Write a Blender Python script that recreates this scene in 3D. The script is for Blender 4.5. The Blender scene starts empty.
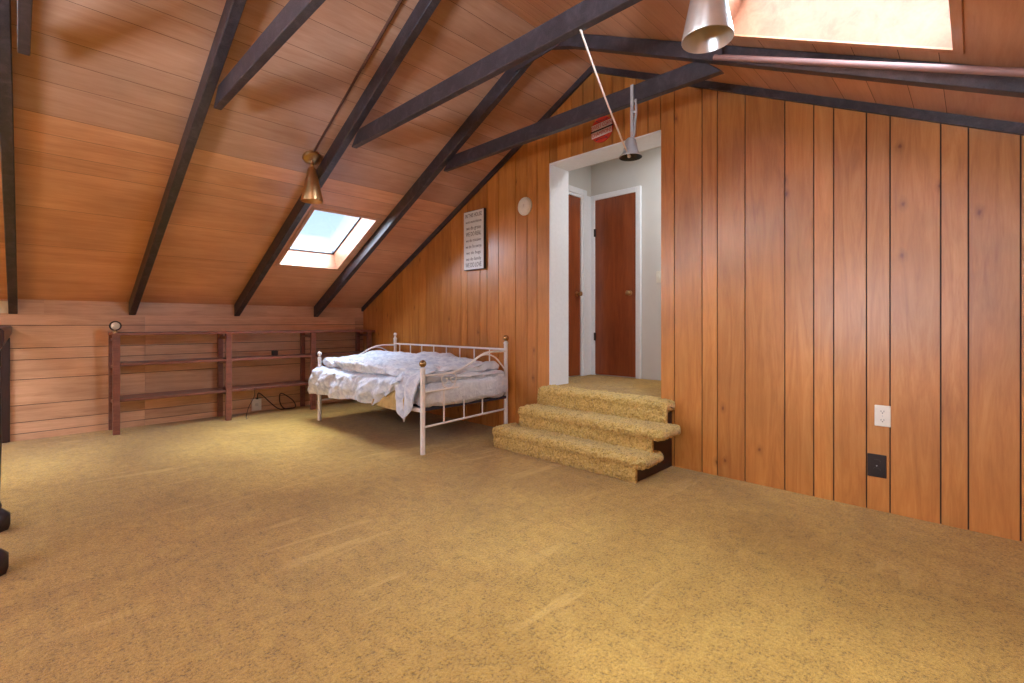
import bpy, bmesh, math, random
from mathutils import Vector, Matrix, noise
random.seed(7)
scn = bpy.context.scene
COL = scn.collection
PI = math.pi

# ------------------------------------------------------------------ dimensions (metres)
# X runs along the attic towards the panelled gable wall, Y across it towards the left knee wall
XG = 3.52            # panelled gable wall
XB = -2.7            # wall behind the viewpoint
YL = 6.454           # left knee wall
RY, RZ = 2.418, 3.366
PITCH, PITCHR = 0.503, 0.488   # left and right slopes
YR = 2 * RY - YL     # right knee wall
COSP = 1 / math.sqrt(1 + PITCH * PITCH)
SINP = PITCH * COSP
def ceil_z(y): return RZ - (PITCH * (y - RY) if y > RY else PITCHR * (RY - y))
KNEE = 1.188
LAND = 0.506         # landing height

# ------------------------------------------------------------------ node helpers
def lin(r, g, b):
    f = lambda c: (c / 255 / 12.92) if c / 255 <= 0.04045 else ((c / 255 + 0.055) / 1.055) ** 2.4
    return (f(r), f(g), f(b), 1)

class NT:
    def __init__(s, name):
        s.m = bpy.data.materials.new(name); s.m.use_nodes = True
        s.t = s.m.node_tree; s.t.nodes.clear()
        s.out = s.n('ShaderNodeOutputMaterial'); s.b = s.n('ShaderNodeBsdfPrincipled')
        s.l(s.b.outputs[0], s.out.inputs[0])
    def n(s, typ, **kw):
        o = s.t.nodes.new(typ)
        for k, v in kw.items(): setattr(o, k, v)
        return o
    def l(s, a, b): s.t.links.new(a, b)
    def setv(s, o, **kw):
        for k, v in kw.items(): o.inputs[k].default_value = v
    def coords(s, scale=(1, 1, 1), offs=None, rot=0.0):
        tc = s.n('ShaderNodeTexCoord'); mp = s.n('ShaderNodeMapping')
        mp.inputs['Scale'].default_value = scale; mp.inputs['Rotation'].default_value = (0, 0, rot)
        src = tc.outputs['Object']
        if offs is not None:
            ad = s.n('ShaderNodeVectorMath', operation='ADD'); s.l(src, ad.inputs[0]); s.l(offs, ad.inputs[1]); src = ad.outputs[0]
        s.l(src, mp.inputs['Vector']); return mp.outputs[0]
    def noise(s, vec, scale, detail=4, rough=0.55, dist=0.0):
        o = s.n('ShaderNodeTexNoise'); s.l(vec, o.inputs['Vector'])
        s.setv(o, Scale=scale, Detail=detail, Roughness=rough, Distortion=dist); return o.outputs['Fac']
    def ramp(s, fac, stops):
        o = s.n('ShaderNodeValToRGB'); e = o.color_ramp.elements
        while len(e) < len(stops): e.new(0.5)
        for el, (p, c) in zip(e, stops): el.position = p; el.color = c
        s.l(fac, o.inputs[0]); return o.outputs[0]
    def mix(s, fac, a, b, blend='MIX'):
        o = s.n('ShaderNodeMix', data_type='RGBA', blend_type=blend)
        for sock, v in ((o.inputs[0], fac), (o.inputs[6], a), (o.inputs[7], b)):
            if isinstance(v, (float, int, tuple)): sock.default_value = v
            else: s.l(v, sock)
        return o.outputs[2]
    def math(s, op, a, b=0.0):
        o = s.n('ShaderNodeMath', operation=op)
        for i, v in enumerate((a, b)):
            if isinstance(v, (float, int)): o.inputs[i].default_value = v
            else: s.l(v, o.inputs[i])
        return o.outputs[0]
    def bump(s, h, strength, dist):
        o = s.n('ShaderNodeBump'); s.l(h, o.inputs['Height']); s.setv(o, Strength=strength, Distance=dist)
        s.l(o.outputs[0], s.b.inputs['Normal'])

def plain(name, col, rough=0.5, metal=0.0, var=0.06, scale=30, bump=0.0, coat=0.0):
    k = NT(name); v = k.coords()
    f = k.noise(v, scale, 4)
    lo = tuple(c * (1 - var) for c in col[:3]) + (1,); hi = tuple(min(1, c * (1 + var)) for c in col[:3]) + (1,)
    k.l(k.ramp(f, [(0.3, lo), (0.7, hi)]), k.b.inputs['Base Color'])
    k.setv(k.b, Roughness=rough, Metallic=metal)
    k.b.inputs['Coat Weight'].default_value = coat
    if bump: k.bump(k.noise(v, scale * 3, 3), bump, 0.002)
    return k.m

def wood(name, light, mid, dark, grain, rough=0.4, tint=0.25, tints=None, knots=None, coat=0.0, fine=1.0, bump=0.12, ring=0.5, dist=0.9):
    """grain: scale vector, small along the grain; plank attribute 'tint' varies board by board"""
    k = NT(name)
    at = k.n('ShaderNodeAttribute', attribute_name='tint')
    off = k.n('ShaderNodeVectorMath', operation='SCALE'); off.inputs['Scale'].default_value = 37.0
    cmb = k.n('ShaderNodeCombineXYZ')
    for i in range(3): k.l(at.outputs['Fac'], cmb.inputs[i])
    k.l(cmb.outputs[0], off.inputs[0])
    v = k.coords(grain, off.outputs[0])
    f1 = k.noise(v, 2.0, 8, 0.62, dist)
    f2 = k.noise(v, 14.0 * fine, 5, 0.6, 0.2)
    f3 = k.noise(k.coords((1, 1, 1), off.outputs[0]), 1.6, 3, 0.5)
    c = k.ramp(f1, [(0.28, dark), (0.5, mid), (0.74, light)])
    c = k.mix(k.math('MULTIPLY', f2, ring), c, k.ramp(f2, [(0.35, dark), (0.6, light)]))
    g = k.ramp(f3, [(0.3, (0.82, 0.8, 0.78, 1)), (0.72, (1.12, 1.1, 1.08, 1))])
    c = k.mix(1.0, c, g, 'MULTIPLY')
    tt = k.ramp(at.outputs['Fac'], tints or [(0.0, (1 - tint, 1 - tint * 1.15, 1 - tint * 1.3, 1)), (1.0, (1 + tint, 1 + tint, 1 + tint, 1))])
    c = k.mix(1.0, c, tt, 'MULTIPLY')
    if knots:
        kv0 = k.coords(knots, off.outputs[0]); sp = k.n('ShaderNodeSeparateXYZ'); k.l(kv0, sp.inputs[0])
        cb = k.n('ShaderNodeCombineXYZ'); k.l(sp.outputs[1], cb.inputs[0]); k.l(sp.outputs[2], cb.inputs[1]); kv = cb.outputs[0]
        wob = k.n('ShaderNodeVectorMath', operation='ADD')
        nz = k.n('ShaderNodeTexNoise'); k.l(kv, nz.inputs['Vector']); k.setv(nz, Scale=5.0, Detail=2.0)
        sc = k.n('ShaderNodeVectorMath', operation='SCALE'); sc.inputs['Scale'].default_value = 0.12
        k.l(nz.outputs['Color'], sc.inputs[0]); k.l(kv, wob.inputs[0]); k.l(sc.outputs[0], wob.inputs[1])
        vo = k.n('ShaderNodeTexVoronoi', voronoi_dimensions='2D'); k.l(wob.outputs[0], vo.inputs['Vector']); k.setv(vo, Scale=1.0)
        kn = k.ramp(vo.outputs['Distance'], [(0.02, (1, 1, 1, 1)), (0.06, (0.4, 0.4, 0.4, 1)), (0.16, (0, 0, 0, 1))])
        # only some cells carry a knot
        sep = k.n('ShaderNodeSeparateColor'); k.l(vo.outputs['Color'], sep.inputs[0])
        on = k.math('GREATER_THAN', sep.outputs[0], 0.85)
        c = k.mix(k.math('MULTIPLY', k.math('MULTIPLY', kn, on), 0.75), c, (dark[0] * 0.3, dark[1] * 0.16, dark[2] * 0.1, 1))
    k.l(c, k.b.inputs['Base Color'])
    k.setv(k.b, Roughness=rough); k.b.inputs['Coat Weight'].default_value = coat; k.b.inputs['Coat Roughness'].default_value = 0.25
    if bump: k.bump(f2, bump, 0.002)
    return k.m

def carpet_mat(name, light, mid, dark, scale=1.0, patches=True, strength=0.9):
    k = NT(name); v = k.coords()
    tuft = k.noise(v, 84 * scale, 3, 0.8)
    fib = k.noise(v, 330 * scale, 2, 0.6)
    blot = k.noise(k.coords((1, 1, 1)), 0.9, 4, 0.6, 0.8)
    row = k.noise(k.coords((34, 6, 6)), 1.0, 2, 0.5)
    mott = k.noise(k.coords((1, 1, 1)), 17, 4, 0.65, 0.6)
    tuft = k.math('ADD', k.math('MULTIPLY', tuft, 0.72), k.math('MULTIPLY', mott, 0.28))
    c = k.ramp(tuft, [(0.38, dark), (0.48, mid), (0.62, light)])
    c = k.mix(0.35, c, k.ramp(fib, [(0.35, dark), (0.65, light)]))
    if patches:
        c = k.mix(1.0, c, k.ramp(blot, [(0.36, (0.84, 0.8, 0.68, 1)), (0.5, (1, 1, 1, 1)), (0.68, (1.16, 1.18, 1.25, 1))]), 'MULTIPLY')
        c = k.mix(1.0, c, k.ramp(row, [(0.3, (0.93, 0.93, 0.92, 1)), (0.7, (1.06, 1.06, 1.06, 1))]), 'MULTIPLY')
        # pale vacuum strokes
        st = k.noise(k.coords((0.8, 6.5, 1), rot=-0.7), 1.0, 3, 0.55, 1.0)
        msk = k.noise(k.coords((1, 1, 1)), 1.3, 1, 0.4)
        stv = k.math('MULTIPLY', k.ramp(st, [(0.58, (0, 0, 0, 1)), (0.64, (1, 1, 1, 1))]), k.ramp(msk, [(0.5, (0, 0, 0, 1)), (0.6, (1, 1, 1, 1))]))
        c = k.mix(k.math('MULTIPLY', stv, 0.3), c, (min(1, light[0] * 1.15), min(1, light[1] * 1.2), min(1, light[2] * 1.7), 1))
    k.l(c, k.b.inputs['Base Color'])
    k.setv(k.b, Roughness=0.95); k.b.inputs['Sheen Weight'].default_value = 0.25; k.b.inputs['Sheen Roughness'].default_value = 0.5
    k.b.inputs['Specular IOR Level'].default_value = 0.1
    h = k.math('ADD', k.math('MULTIPLY', tuft, 1.0), k.math('MULTIPLY', fib, 0.35))
    k.bump(h, strength, 0.012)
    return k.m

def cloth_mat(name, col, col2, rough=0.85, scale=9.0):
    k = NT(name); v = k.coords()
    f = k.noise(v, scale, 5, 0.6, 0.5)
    k.l(k.ramp(f, [(0.38, col2), (0.56, col)]), k.b.inputs['Base Color'])
    k.setv(k.b, Roughness=rough); k.b.inputs['Sheen Weight'].default_value = 0.2
    w = k.noise(k.coords((1, 1, 1)), 14, 4, 0.6, 1.4)
    k.bump(w, 0.6, 0.03)
    return k.m

def glass_mat(name):
    k = NT(name); k.t.nodes.remove(k.b)
    tr = k.n('ShaderNodeBsdfTransparent'); gl = k.n('ShaderNodeBsdfGlossy'); mx = k.n('ShaderNodeMixShader'); fr = k.n('ShaderNodeFresnel')
    tr.inputs[0].default_value = (0.97, 0.985, 1, 1); gl.inputs['Roughness'].default_value = 0.02; fr.inputs[0].default_value = 1.45
    k.l(k.math('MULTIPLY', fr.outputs[0], 0.3), mx.inputs[0]); k.l(tr.outputs[0], mx.inputs[1]); k.l(gl.outputs[0], mx.inputs[2])
    k.l(mx.outputs[0], k.out.inputs[0]); return k.m

M = {}
M['gable'] = wood('gable_pine', lin(206, 144, 74), lin(190, 123, 54), lin(168, 101, 40), (5.5, 5.5, 0.55), 0.42, 0.12, knots=(5.5, 5.5, 3.0), coat=0.5, fine=1.2, bump=0.06, ring=0.28, dist=1.8)
M['knee'] = wood('knee_wall_boards', lin(224, 182, 148), lin(212, 168, 132), lin(182, 134, 100), (0.7, 6, 9), 0.42, 0.10, coat=0.15, bump=0.08, ring=0.4)
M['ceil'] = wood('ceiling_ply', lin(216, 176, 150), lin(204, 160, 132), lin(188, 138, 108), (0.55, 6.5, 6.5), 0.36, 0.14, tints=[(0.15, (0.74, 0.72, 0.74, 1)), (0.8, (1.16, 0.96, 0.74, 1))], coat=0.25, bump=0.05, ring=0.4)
M['groove'] = plain('dark_groove_backing', lin(60, 30, 16), 0.7)
M['beam'] = wood('dark_stained_beam', lin(86, 76, 84), lin(50, 42, 49), lin(28, 22, 27), (7, 7, 7), 0.5, 0.1, fine=2.0, bump=0.5, ring=0.5, coat=0.15)
M['shelf'] = wood('reddish_shelf_wood', lin(150, 96, 78), lin(126, 74, 60), lin(96, 52, 42), (1.0, 8, 8), 0.4, 0.1, coat=0.2, bump=0.06)
M['mahog'] = wood('dark_mahogany', lin(56, 30, 32), lin(40, 21, 25), lin(26, 13, 16), (5, 5, 1), 0.4, 0.1, coat=0.1, bump=0.05)
M['door'] = wood('door_veneer', lin(160, 86, 44), lin(138, 68, 32), lin(112, 50, 22), (5, 5, 0.5), 0.35, 0.1, coat=0.3, bump=0.03, ring=0.3)
M['well'] = wood('skylight_pine', lin(184, 130, 100), lin(170, 116, 88), lin(150, 98, 72), (2, 5, 5), 0.5, 0.06, bump=0.04, ring=0.3)
M['carpet'] = carpet_mat('gold_carpet', lin(212, 171, 84), lin(186, 141, 54), lin(90, 62, 16))
M['shag'] = carpet_mat('gold_shag', lin(240, 210, 132), lin(214, 178, 96), lin(124, 90, 32), 0.75, False, 1.0)
M['white'] = plain('white_trim_paint', lin(232, 236, 242), 0.45, var=0.03)
M['hallwall'] = plain('hall_wall_paint', lin(206, 204, 200), 0.7, var=0.02, scale=6)
M['metalwhite'] = plain('white_enamel', lin(236, 232, 230), 0.3, var=0.02, coat=0.3)
M['brass'] = plain('brushed_brass', lin(196, 158, 112), 0.33, 1.0, var=0.08, scale=60)
M['brassdark'] = plain('aged_brass', lin(176, 140, 96), 0.25, 1.0, var=0.1)
M['nickel'] = plain('satin_nickel', lin(214, 208, 202), 0.3, 0.7, var=0.04)
M['silver'] = plain('dull_silver', lin(190, 194, 198), 0.45, 0.45, var=0.08)
M['black'] = plain('black_plastic', lin(24, 23, 25), 0.4, var=0.1)
M['brownplate'] = plain('dark_brown_plastic', lin(38, 26, 26), 0.35, var=0.1)
M['ivory'] = plain('ivory_plastic', lin(228, 222, 208), 0.4, var=0.03)
M['sheet'] = cloth_mat('pale_blue_white_cotton', lin(226, 231, 240), lin(206, 213, 226))
M['quilt'] = cloth_mat('blue_grey_print_cotton', lin(222, 228, 238), lin(190, 199, 218), scale=18)
M['lining'] = cloth_mat('khaki_lining', lin(196, 166, 106), lin(180, 150, 92))
M['darkbox'] = plain('dark_spring_cloth', lin(52, 48, 62), 0.8, var=0.15)
M['stringer'] = wood('dark_stained_stringer', lin(66, 36, 40), lin(52, 27, 31), lin(36, 18, 22), (1, 5, 5), 0.45, 0.05)
M['pipe'] = plain('pinkish_painted_pipe', lin(140, 106, 100), 0.55, var=0.05)
M['cordbrown'] = plain('brown_cord_cover', lin(84, 50, 38), 0.5)
M['rope'] = plain('white_cord', lin(226, 206, 190), 0.8)
M['plaquewhite'] = plain('white_plaque_paint', lin(222, 226, 228), 0.5, var=0.02)
M['ink'] = plain('grey_black_ink', lin(70, 70, 76), 0.6)
M['signred'] = plain('sign_red', lin(196, 52, 34), 0.45, var=0.06)
M['signwhite'] = plain('sign_white', lin(226, 206, 206), 0.45, var=0.03)
M['signnavy'] = plain('sign_navy', lin(48, 28, 60), 0.45)
M['glass'] = glass_mat('clear_glass')
M['face'] = plain('pale_clock_face', lin(206, 202, 190), 0.3, var=0.05)
M['frameblk'] = plain('dark_frame_and_bell_shade', lin(40, 40, 46), 0.45)
M['patch'] = plain('pale_board', lin(226, 214, 192), 0.6)

# ------------------------------------------------------------------ mesh helpers
def tag(o, label=None, cat=None, group=None, kind=None):
    if label: o['label'] = label
    if cat: o['category'] = cat
    if group: o['group'] = group
    if kind: o['kind'] = kind
    return o

def empty(name, loc):
    o = bpy.data.objects.new(name, None); COL.objects.link(o); o.location = loc
    o.empty_display_size = 0.1; return o

def wloc(o):
    v = Vector(o.location)
    while o.parent: o = o.parent; v += Vector(o.location)
    return v

def obj(name, bm, mats, parent=None, smooth=False, recalc=True):
    """bm is in world coordinates; link it as one object, its origin at the parent's base"""
    if recalc: bmesh.ops.recalc_face_normals(bm, faces=bm.faces)
    me = bpy.data.meshes.new(name)
    if parent is not None: bm.transform(Matrix.Translation(-wloc(parent)))
    bm.to_mesh(me); bm.free()
    if not isinstance(mats, (list, tuple)): mats = [mats]
    for m in mats: me.materials.append(m)
    if smooth:
        for p in me.polygons: p.use_smooth = True
        if smooth != 'all':
            try: me.set_sharp_from_angle(angle=math.radians(40))
            except Exception: pass
    o = bpy.data.objects.new(name, me); COL.objects.link(o)
    if parent is not None: o.parent = parent
    return o

def base_obj(name, bm, mats, base, smooth=False):
    """single-mesh thing with its origin at its own base"""
    bmesh.ops.recalc_face_normals(bm, faces=bm.faces)
    bm.transform(Matrix.Translation(-Vector(base)))
    me = bpy.data.meshes.new(name); bm.to_mesh(me); bm.free()
    for m in (mats if isinstance(mats, (list, tuple)) else [mats]): me.materials.append(m)
    if smooth:
        for p in me.polygons: p.use_smooth = True
        try: me.set_sharp_from_angle(angle=math.radians(40))
        except Exception: pass
    o = bpy.data.objects.new(name, me); COL.objects.link(o); o.location = base; return o

def NB(): return bmesh.new()

def box(bm, lo, hi, bev=0.0, seg=2, mi=0, mat=None):
    x0, y0, z0 = lo; x1, y1, z1 = hi
    vs = [bm.verts.new(p) for p in ((x0, y0, z0), (x1, y0, z0), (x1, y1, z0), (x0, y1, z0), (x0, y0, z1), (x1, y0, z1), (x1, y1, z1), (x0, y1, z1))]
    fs = [bm.faces.new([vs[i] for i in f]) for f in ((0, 3, 2, 1), (4, 5, 6, 7), (0, 1, 5, 4), (1, 2, 6, 5), (2, 3, 7, 6), (3, 0, 4, 7))]
    for f in fs: f.material_index = mi
    if mat is not None: bmesh.ops.transform(bm, matrix=mat, verts=vs)
    if bev:
        es = list({e for f in fs for e in f.edges})
        r = bmesh.ops.bevel(bm, geom=es, offset=bev, segments=seg, affect='EDGES', profile=0.5)
        for f in r['faces']: f.material_index = mi
    return fs

def prism(bm, pts, vec, mi=0):
    """planar polygon pts extruded along vec"""
    vec = Vector(vec)
    a = [bm.verts.new(p) for p in pts]; b = [bm.verts.new(Vector(p) + vec) for p in pts]
    n = len(pts); fs = [bm.faces.new(a), bm.faces.new(b[::-1])]
    for i in range(n): fs.append(bm.faces.new((a[i], b[i], b[(i + 1) % n], a[(i + 1) % n])))
    for f in fs: f.material_index = mi
    return fs

def tube(bm, pts, r, seg=8, mi=0, cap=True):
    pts = [Vector(p) for p in pts]; n = len(pts); rings = []
    rr = r if isinstance(r, (list, tuple)) else [r] * n
    up = Vector((0, 0, 1)); prev = None
    for i, p in enumerate(pts):
        d = (pts[min(i + 1, n - 1)] - pts[max(i - 1, 0)]).normalized()
        if prev is None:
            a = d.cross(up)
            if a.length < 1e-3: a = d.cross(Vector((1, 0, 0)))
            a.normalize()
        else: a = (prev - d * prev.dot(d)).normalized()
        prev = a; b = d.cross(a)
        rings.append([bm.verts.new(p + (a * math.cos(2 * PI * k / seg) + b * math.sin(2 * PI * k / seg)) * rr[i]) for k in range(seg)])
    for i in range(n - 1):
        for k in range(seg):
            f = bm.faces.new((rings[i][k], rings[i][(k + 1) % seg], rings[i + 1][(k + 1) % seg], rings[i + 1][k])); f.material_index = mi
    if cap:
        for q in (rings[0][::-1], rings[-1]): bm.faces.new(q).material_index = mi

def lathe(bm, prof, seg=24, mat=None, mi=0):
    """prof: (r, z) list round Z, then moved by mat"""
    rings = []
    for r, z in prof:
        if r < 1e-6: rings.append([bm.verts.new((0, 0, z))])
        else: rings.append([bm.verts.new((r * math.cos(2 * PI * k / seg), r * math.sin(2 * PI * k / seg), z)) for k in range(seg)])
    for a, b in zip(rings, rings[1:]):
        for k in range(seg):
            j = (k + 1) % seg
            if len(a) == 1 and len(b) == 1: continue
            if len(a) == 1: f = bm.faces.new((a[0], b[k], b[j]))
            elif len(b) == 1: f = bm.faces.new((a[k], b[0], a[j]))
            else: f = bm.faces.new((a[k], b[k], b[j], a[j]))
            f.material_index = mi
    if mat is not None: bmesh.ops.transform(bm, matrix=mat, verts=[v for q in rings for v in q])

def spline(ctrl, n=8):
    P = [Vector(p) for p in ctrl]; P = [2 * P[0] - P[1]] + P + [2 * P[-1] - P[-2]]; out = []
    for i in range(1, len(P) - 2):
        for k in range(n):
            t = k / n; a, b, c, d = P[i - 1:i + 3]
            out.append(0.5 * ((2 * b) + (c - a) * t + (2 * a - 5 * b + 4 * c - d) * t * t + (3 * b - a - 3 * c + d) * t ** 3))
    out.append(P[-2]); return out

def tint_faces(bm, faces, val):
    lay = bm.loops.layers.float_color.get('tint') or bm.loops.layers.float_color.new('tint')
    for f in faces:
        for lp in f.loops: lp[lay] = (val, val, val, 1)

# ------------------------------------------------------------------ THE SETTING
def struct(name, bm, mats, parent=None, smooth=False):
    o = obj(name, bm, mats, parent, smooth)
    if parent is None: o['kind'] = 'structure'
    return o

# floor
bm = NB(); box(bm, (XB, YR, -0.1), (XG + 0.02, YL + 0.02, 0.0)); struct('floor', bm, M['carpet'])

# gable wall planks with grooves (some boards narrow, some wide), doorway left open
GR = [6.34, 6.23, 6.065, 5.906, 5.75, 5.607, 5.409, 5.202, 5.048, 4.898, 4.595, 4.405, 4.223, 4.118, 3.9, 3.787, 3.609, 3.361, 3.203, 3.071,
      2.913, 2.822, 2.653, 2.525, 2.407, 2.224, 2.108, 1.996, 1.889, 1.78, 1.667, 1.452, 1.341, 1.151, 0.903, 0.738, 0.631, 0.466, 0.355,
      0.136, 0.026, -0.165, -0.36, -0.49, -0.66, -0.88, -0.99, -1.2, -1.31, -1.5]
DY0, DY1, DZ1 = 1.78, 2.913, 2.626
edges = [YL] + GR + [YR]; GW = 0.0035
bm = NB(); bm.loops.layers.float_color.new('tint')
for a, b in zip(edges, edges[1:]):
    y1, y0 = a - GW, b + GW
    zb = DZ1 if (y0 > DY0 - 0.01 and y1 < DY1 + 0.01) else 0.0
    top = [(y1, ceil_z(y1)), (y0, ceil_z(y0))]
    if y0 < RY < y1: top.insert(1, (RY, RZ))
    pts = [(XG, y0, zb), (XG, y1, zb)] + [(XG, y, z) for y, z in top]
    fs = prism(bm, pts, (0.012, 0, 0)); tint_faces(bm, fs, random.random())
tint_faces(bm, box(bm, (XG + 0.002, DY0 - 0.02, 0), (XG + 0.03, DY1 + 0.02, LAND - 0.02)), 0.5)   # wall below the landing
# dark backing behind the grooves, same doorway
X2 = XG + 0.009
for pts in ([(X2, YL + 0.06, 0), (X2, YL + 0.06, ceil_z(YL)), (X2, DY1, ceil_z(DY1)), (X2, DY1, 0)], [(X2, DY0, 0), (X2, DY0, ceil_z(DY0)), (X2, YR, ceil_z(YR)), (X2, YR, 0)],
            [(X2, DY0, DZ1), (X2, DY1, DZ1), (X2, DY1, ceil_z(DY1)), (X2, RY, RZ), (X2, DY0, ceil_z(DY0))]):
    fs = prism(bm, pts, (0.05, 0, 0), 1); tint_faces(bm, fs, 0.5)
struct('wall_gable', bm, [M['gable'], M['groove']])

# left knee wall: horizontal boards in sheets, with a recessed strip on top
KZ = [0.0, 0.063, 0.169, 0.33, 0.572, 0.758, 0.868, 1.085, KNEE]
def knee(name, y, sgn):
    bm = NB(); bm.loops.layers.float_color.new('tint'); g = 0.003
    for (xa, xb_) in ((XB, -1.49), (-1.49, 0.951), (0.951, 3.39), (3.39, XG + 0.05)):
        for a, b in zip(KZ, KZ[1:]):
            lo, hi = sorted((y, y + sgn * 0.014))
            fs = box(bm, (xa + 0.001, lo, a + g * (a > 0)), (xb_ - 0.001, hi, b - g * (b < KNEE))); tint_faces(bm, fs, random.random())
    lo, hi = sorted((y + sgn * 0.010, y + sgn * 0.06))
    tint_faces(bm, box(bm, (XB, lo, 0), (XG + 0.06, hi, KNEE - 0.004), mi=1), 0.5)
    lo, hi = sorted((y + sgn * 0.012, y + sgn * 0.06))
    for xa, xb_ in ((XB, 0.17), (0.17, 2.2), (2.2, XG + 0.06)):
        tint_faces(bm, box(bm, (xa, lo, KNEE), (xb_, hi, ceil_z(y) + 0.03)), random.random())
    struct(name, bm, [M['knee'], M['groove']])
knee('wall_left', YL, 1); knee('wall_right', YR, -1)

# ceiling: two board-clad slopes with a skylight opening in each
SKL = (2.03, 2.70, 4.68, 5.586)    # x0 x1 y0 y1
SKR = (2.00, 2.635, 0.062, 0.945)
SKB = (-2.2, -0.7, 4.5, 5.9)      # unseen extra skylight behind the viewpoint, added to light gable and floor
bm = NB(); bm.loops.layers.float_color.new('tint')
def slope(breaks, holes, tints):
    inside = lambda x, y: any(h[0] <= x <= h[1] and h[2] <= y <= h[3] for h in holes)
    hy = [v for h in holes for v in h[2:]]; hx = [v for h in holes for v in h[:2]]
    for i, (a, b) in enumerate(zip(breaks, breaks[1:])):
        for xa, xb_ in ((XB, -0.04), (-0.04, 1.85), (1.85, XG + 0.06)):
            t = min(1, max(0, tints[i] + random.uniform(-0.025, 0.025))); gp = 0.0012
            y0, y1 = a + gp, b - gp
            ys = sorted({y0, y1, *[h for h in hy if y0 < h < y1]})
            xs = sorted({xa, xb_, *[h for h in hx if xa < h < xb_]})
            for p, q in zip(ys, ys[1:]):
                for r, s in zip(xs, xs[1:]):
                    if inside((r + s) / 2, (p + q) / 2): continue
                    f = bm.faces.new([bm.verts.new((x, y, ceil_z(y))) for x, y in ((r, p), (s, p), (s, q), (r, q))])
                    tint_faces(bm, [f], t)
    ys = sorted({breaks[0], breaks[-1], *hy}); xs = sorted({XB - 0.02, XG + 0.06, *hx})
    for p, q in zip(ys, ys[1:]):
        for r, s in zip(xs, xs[1:]):
            if inside((r + s) / 2, (p + q) / 2): continue
            f = bm.faces.new([bm.verts.new((x, y, ceil_z(y) + 0.006)) for x, y in ((r, p), (s, p), (s, q), (r, q))]); f.material_index = 1
            tint_faces(bm, [f], 0.5)
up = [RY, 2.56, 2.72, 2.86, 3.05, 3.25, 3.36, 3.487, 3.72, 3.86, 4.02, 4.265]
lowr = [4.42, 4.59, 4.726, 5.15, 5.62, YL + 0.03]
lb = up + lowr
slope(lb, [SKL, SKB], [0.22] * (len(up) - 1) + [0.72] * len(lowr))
rb = sorted(2 * RY - y for y in lb)
slope(rb, [SKR], [0.5] * (len(lb)))
o = obj('ceiling', bm, [M['ceil'], M['groove']], recalc=False); o['kind'] = 'structure'

# wall behind the viewpoint
WY0, WY1, WZ0, WZ1 = -0.5, 2.1, 0.75, 1.92
bm = NB(); bm.loops.layers.float_color.new('tint')
for pts in ([(XB, YL, 0), (XB, YL, ceil_z(YL)), (XB, WY1, ceil_z(WY1)), (XB, WY1, 0)], [(XB, WY0, 0), (XB, WY0, ceil_z(WY0)), (XB, YR, ceil_z(YR)), (XB, YR, 0)],
            [(XB, WY0, WZ1), (XB, WY1, WZ1), (XB, WY1, ceil_z(WY1)), (XB, RY, RZ), (XB, WY0, ceil_z(WY0))], [(XB, WY0, 0), (XB, WY1, 0), (XB, WY1, WZ0), (XB, WY0, WZ0)]):
    tint_faces(bm, prism(bm, pts, (-0.12, 0, 0)), 0.5)
struct('wall_back', bm, M['gable'])
w4 = empty('fill_window_4', (XB, (WY0 + WY1) / 2, WZ0)); w4['kind'] = 'structure'  # unseen window, added as fill light for the gable wall and floor
bm = NB()
for y in (WY0, (WY0 + WY1) / 2 - 0.02, WY1 - 0.04): box(bm, (XB - 0.1, y, WZ0), (XB - 0.04, y + 0.04, WZ1), 0.004)
for z in (WZ0, WZ1 - 0.04): box(bm, (XB - 0.1, WY0, z), (XB - 0.04, WY1, z + 0.04), 0.004)
obj('window_frame', bm, M['white'], w4)
bm = NB(); box(bm, (XB - 0.075, WY0, WZ0), (XB - 0.07, WY1, WZ1)); obj('pane', bm, M['glass'], w4)

# skylights: lined well, frame, glass
def skylight(name, sk, sgn, depth=0.21):
    x0, x1, y0, y1 = sk; pt = PITCH if sgn > 0 else PITCHR
    n = Vector((0, sgn * pt, 1)).normalized(); nn = n * depth
    P = lambda x, y: Vector((x, y, ceil_z(y)))
    root = empty(name, P((x0 + x1) / 2, (y0 + y1) / 2)); root['kind'] = 'structure'
    bm = NB(); bm.loops.layers.float_color.new('tint'); t = 0.02
    sl = Vector((0, 1, -sgn * pt)).normalized()   # down the slope is +y on the left
    c = [P(x0, y0), P(x1, y0), P(x1, y1), P(x0, y1)]
    dirs = [(c[0], c[1], -sl), (c[1], c[2], Vector((1, 0, 0))), (c[2], c[3], sl), (c[3], c[0], Vector((-1, 0, 0)))]
    for i, (a, b, o_) in enumerate(dirs): tint_faces(bm, prism(bm, [a, b, b + nn, a + nn], o_ * t), 0.2 + 0.2 * i)
    obj('well_lining', bm, M['well'], root)
    bm = NB(); bm.loops.layers.float_color.new('tint'); w = 0.035; dn = -n * 0.008    # flat casing round the opening
    e = Vector((1, 0, 0))
    for a, b, o_ in ((c[0] - e * w, c[1] + e * w, -sl), (c[3] - e * w, c[2] + e * w, sl), (c[0], c[3], -e), (c[1], c[2], e)):
        tint_faces(bm, prism(bm, [a, b, b + o_ * w, a + o_ * w], dn), 0.6)
    obj('window_frame', bm, M['ceil'], root)
    bm = NB(); g = nn * 0.97; s_ = 0.018                     # sash round the glass
    for a, b, o_ in ((c[0], c[1], sl), (c[3], c[2], -sl), (c[0], c[3], e), (c[1], c[2], -e)):
        prism(bm, [a + g, b + g, b + g + o_ * s_, a + g + o_ * s_], n * 0.03)
    obj('sash', bm, M['frameblk'], root)
    bm = NB(); prism(bm, [p + nn for p in c], n * 0.006); obj('pane', bm, M['glass'], root)
    return root
skylight('window_1', SKL, 1); skylight('window_2', SKR, -1); skylight('fill_window_3', SKB, 1)

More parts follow.
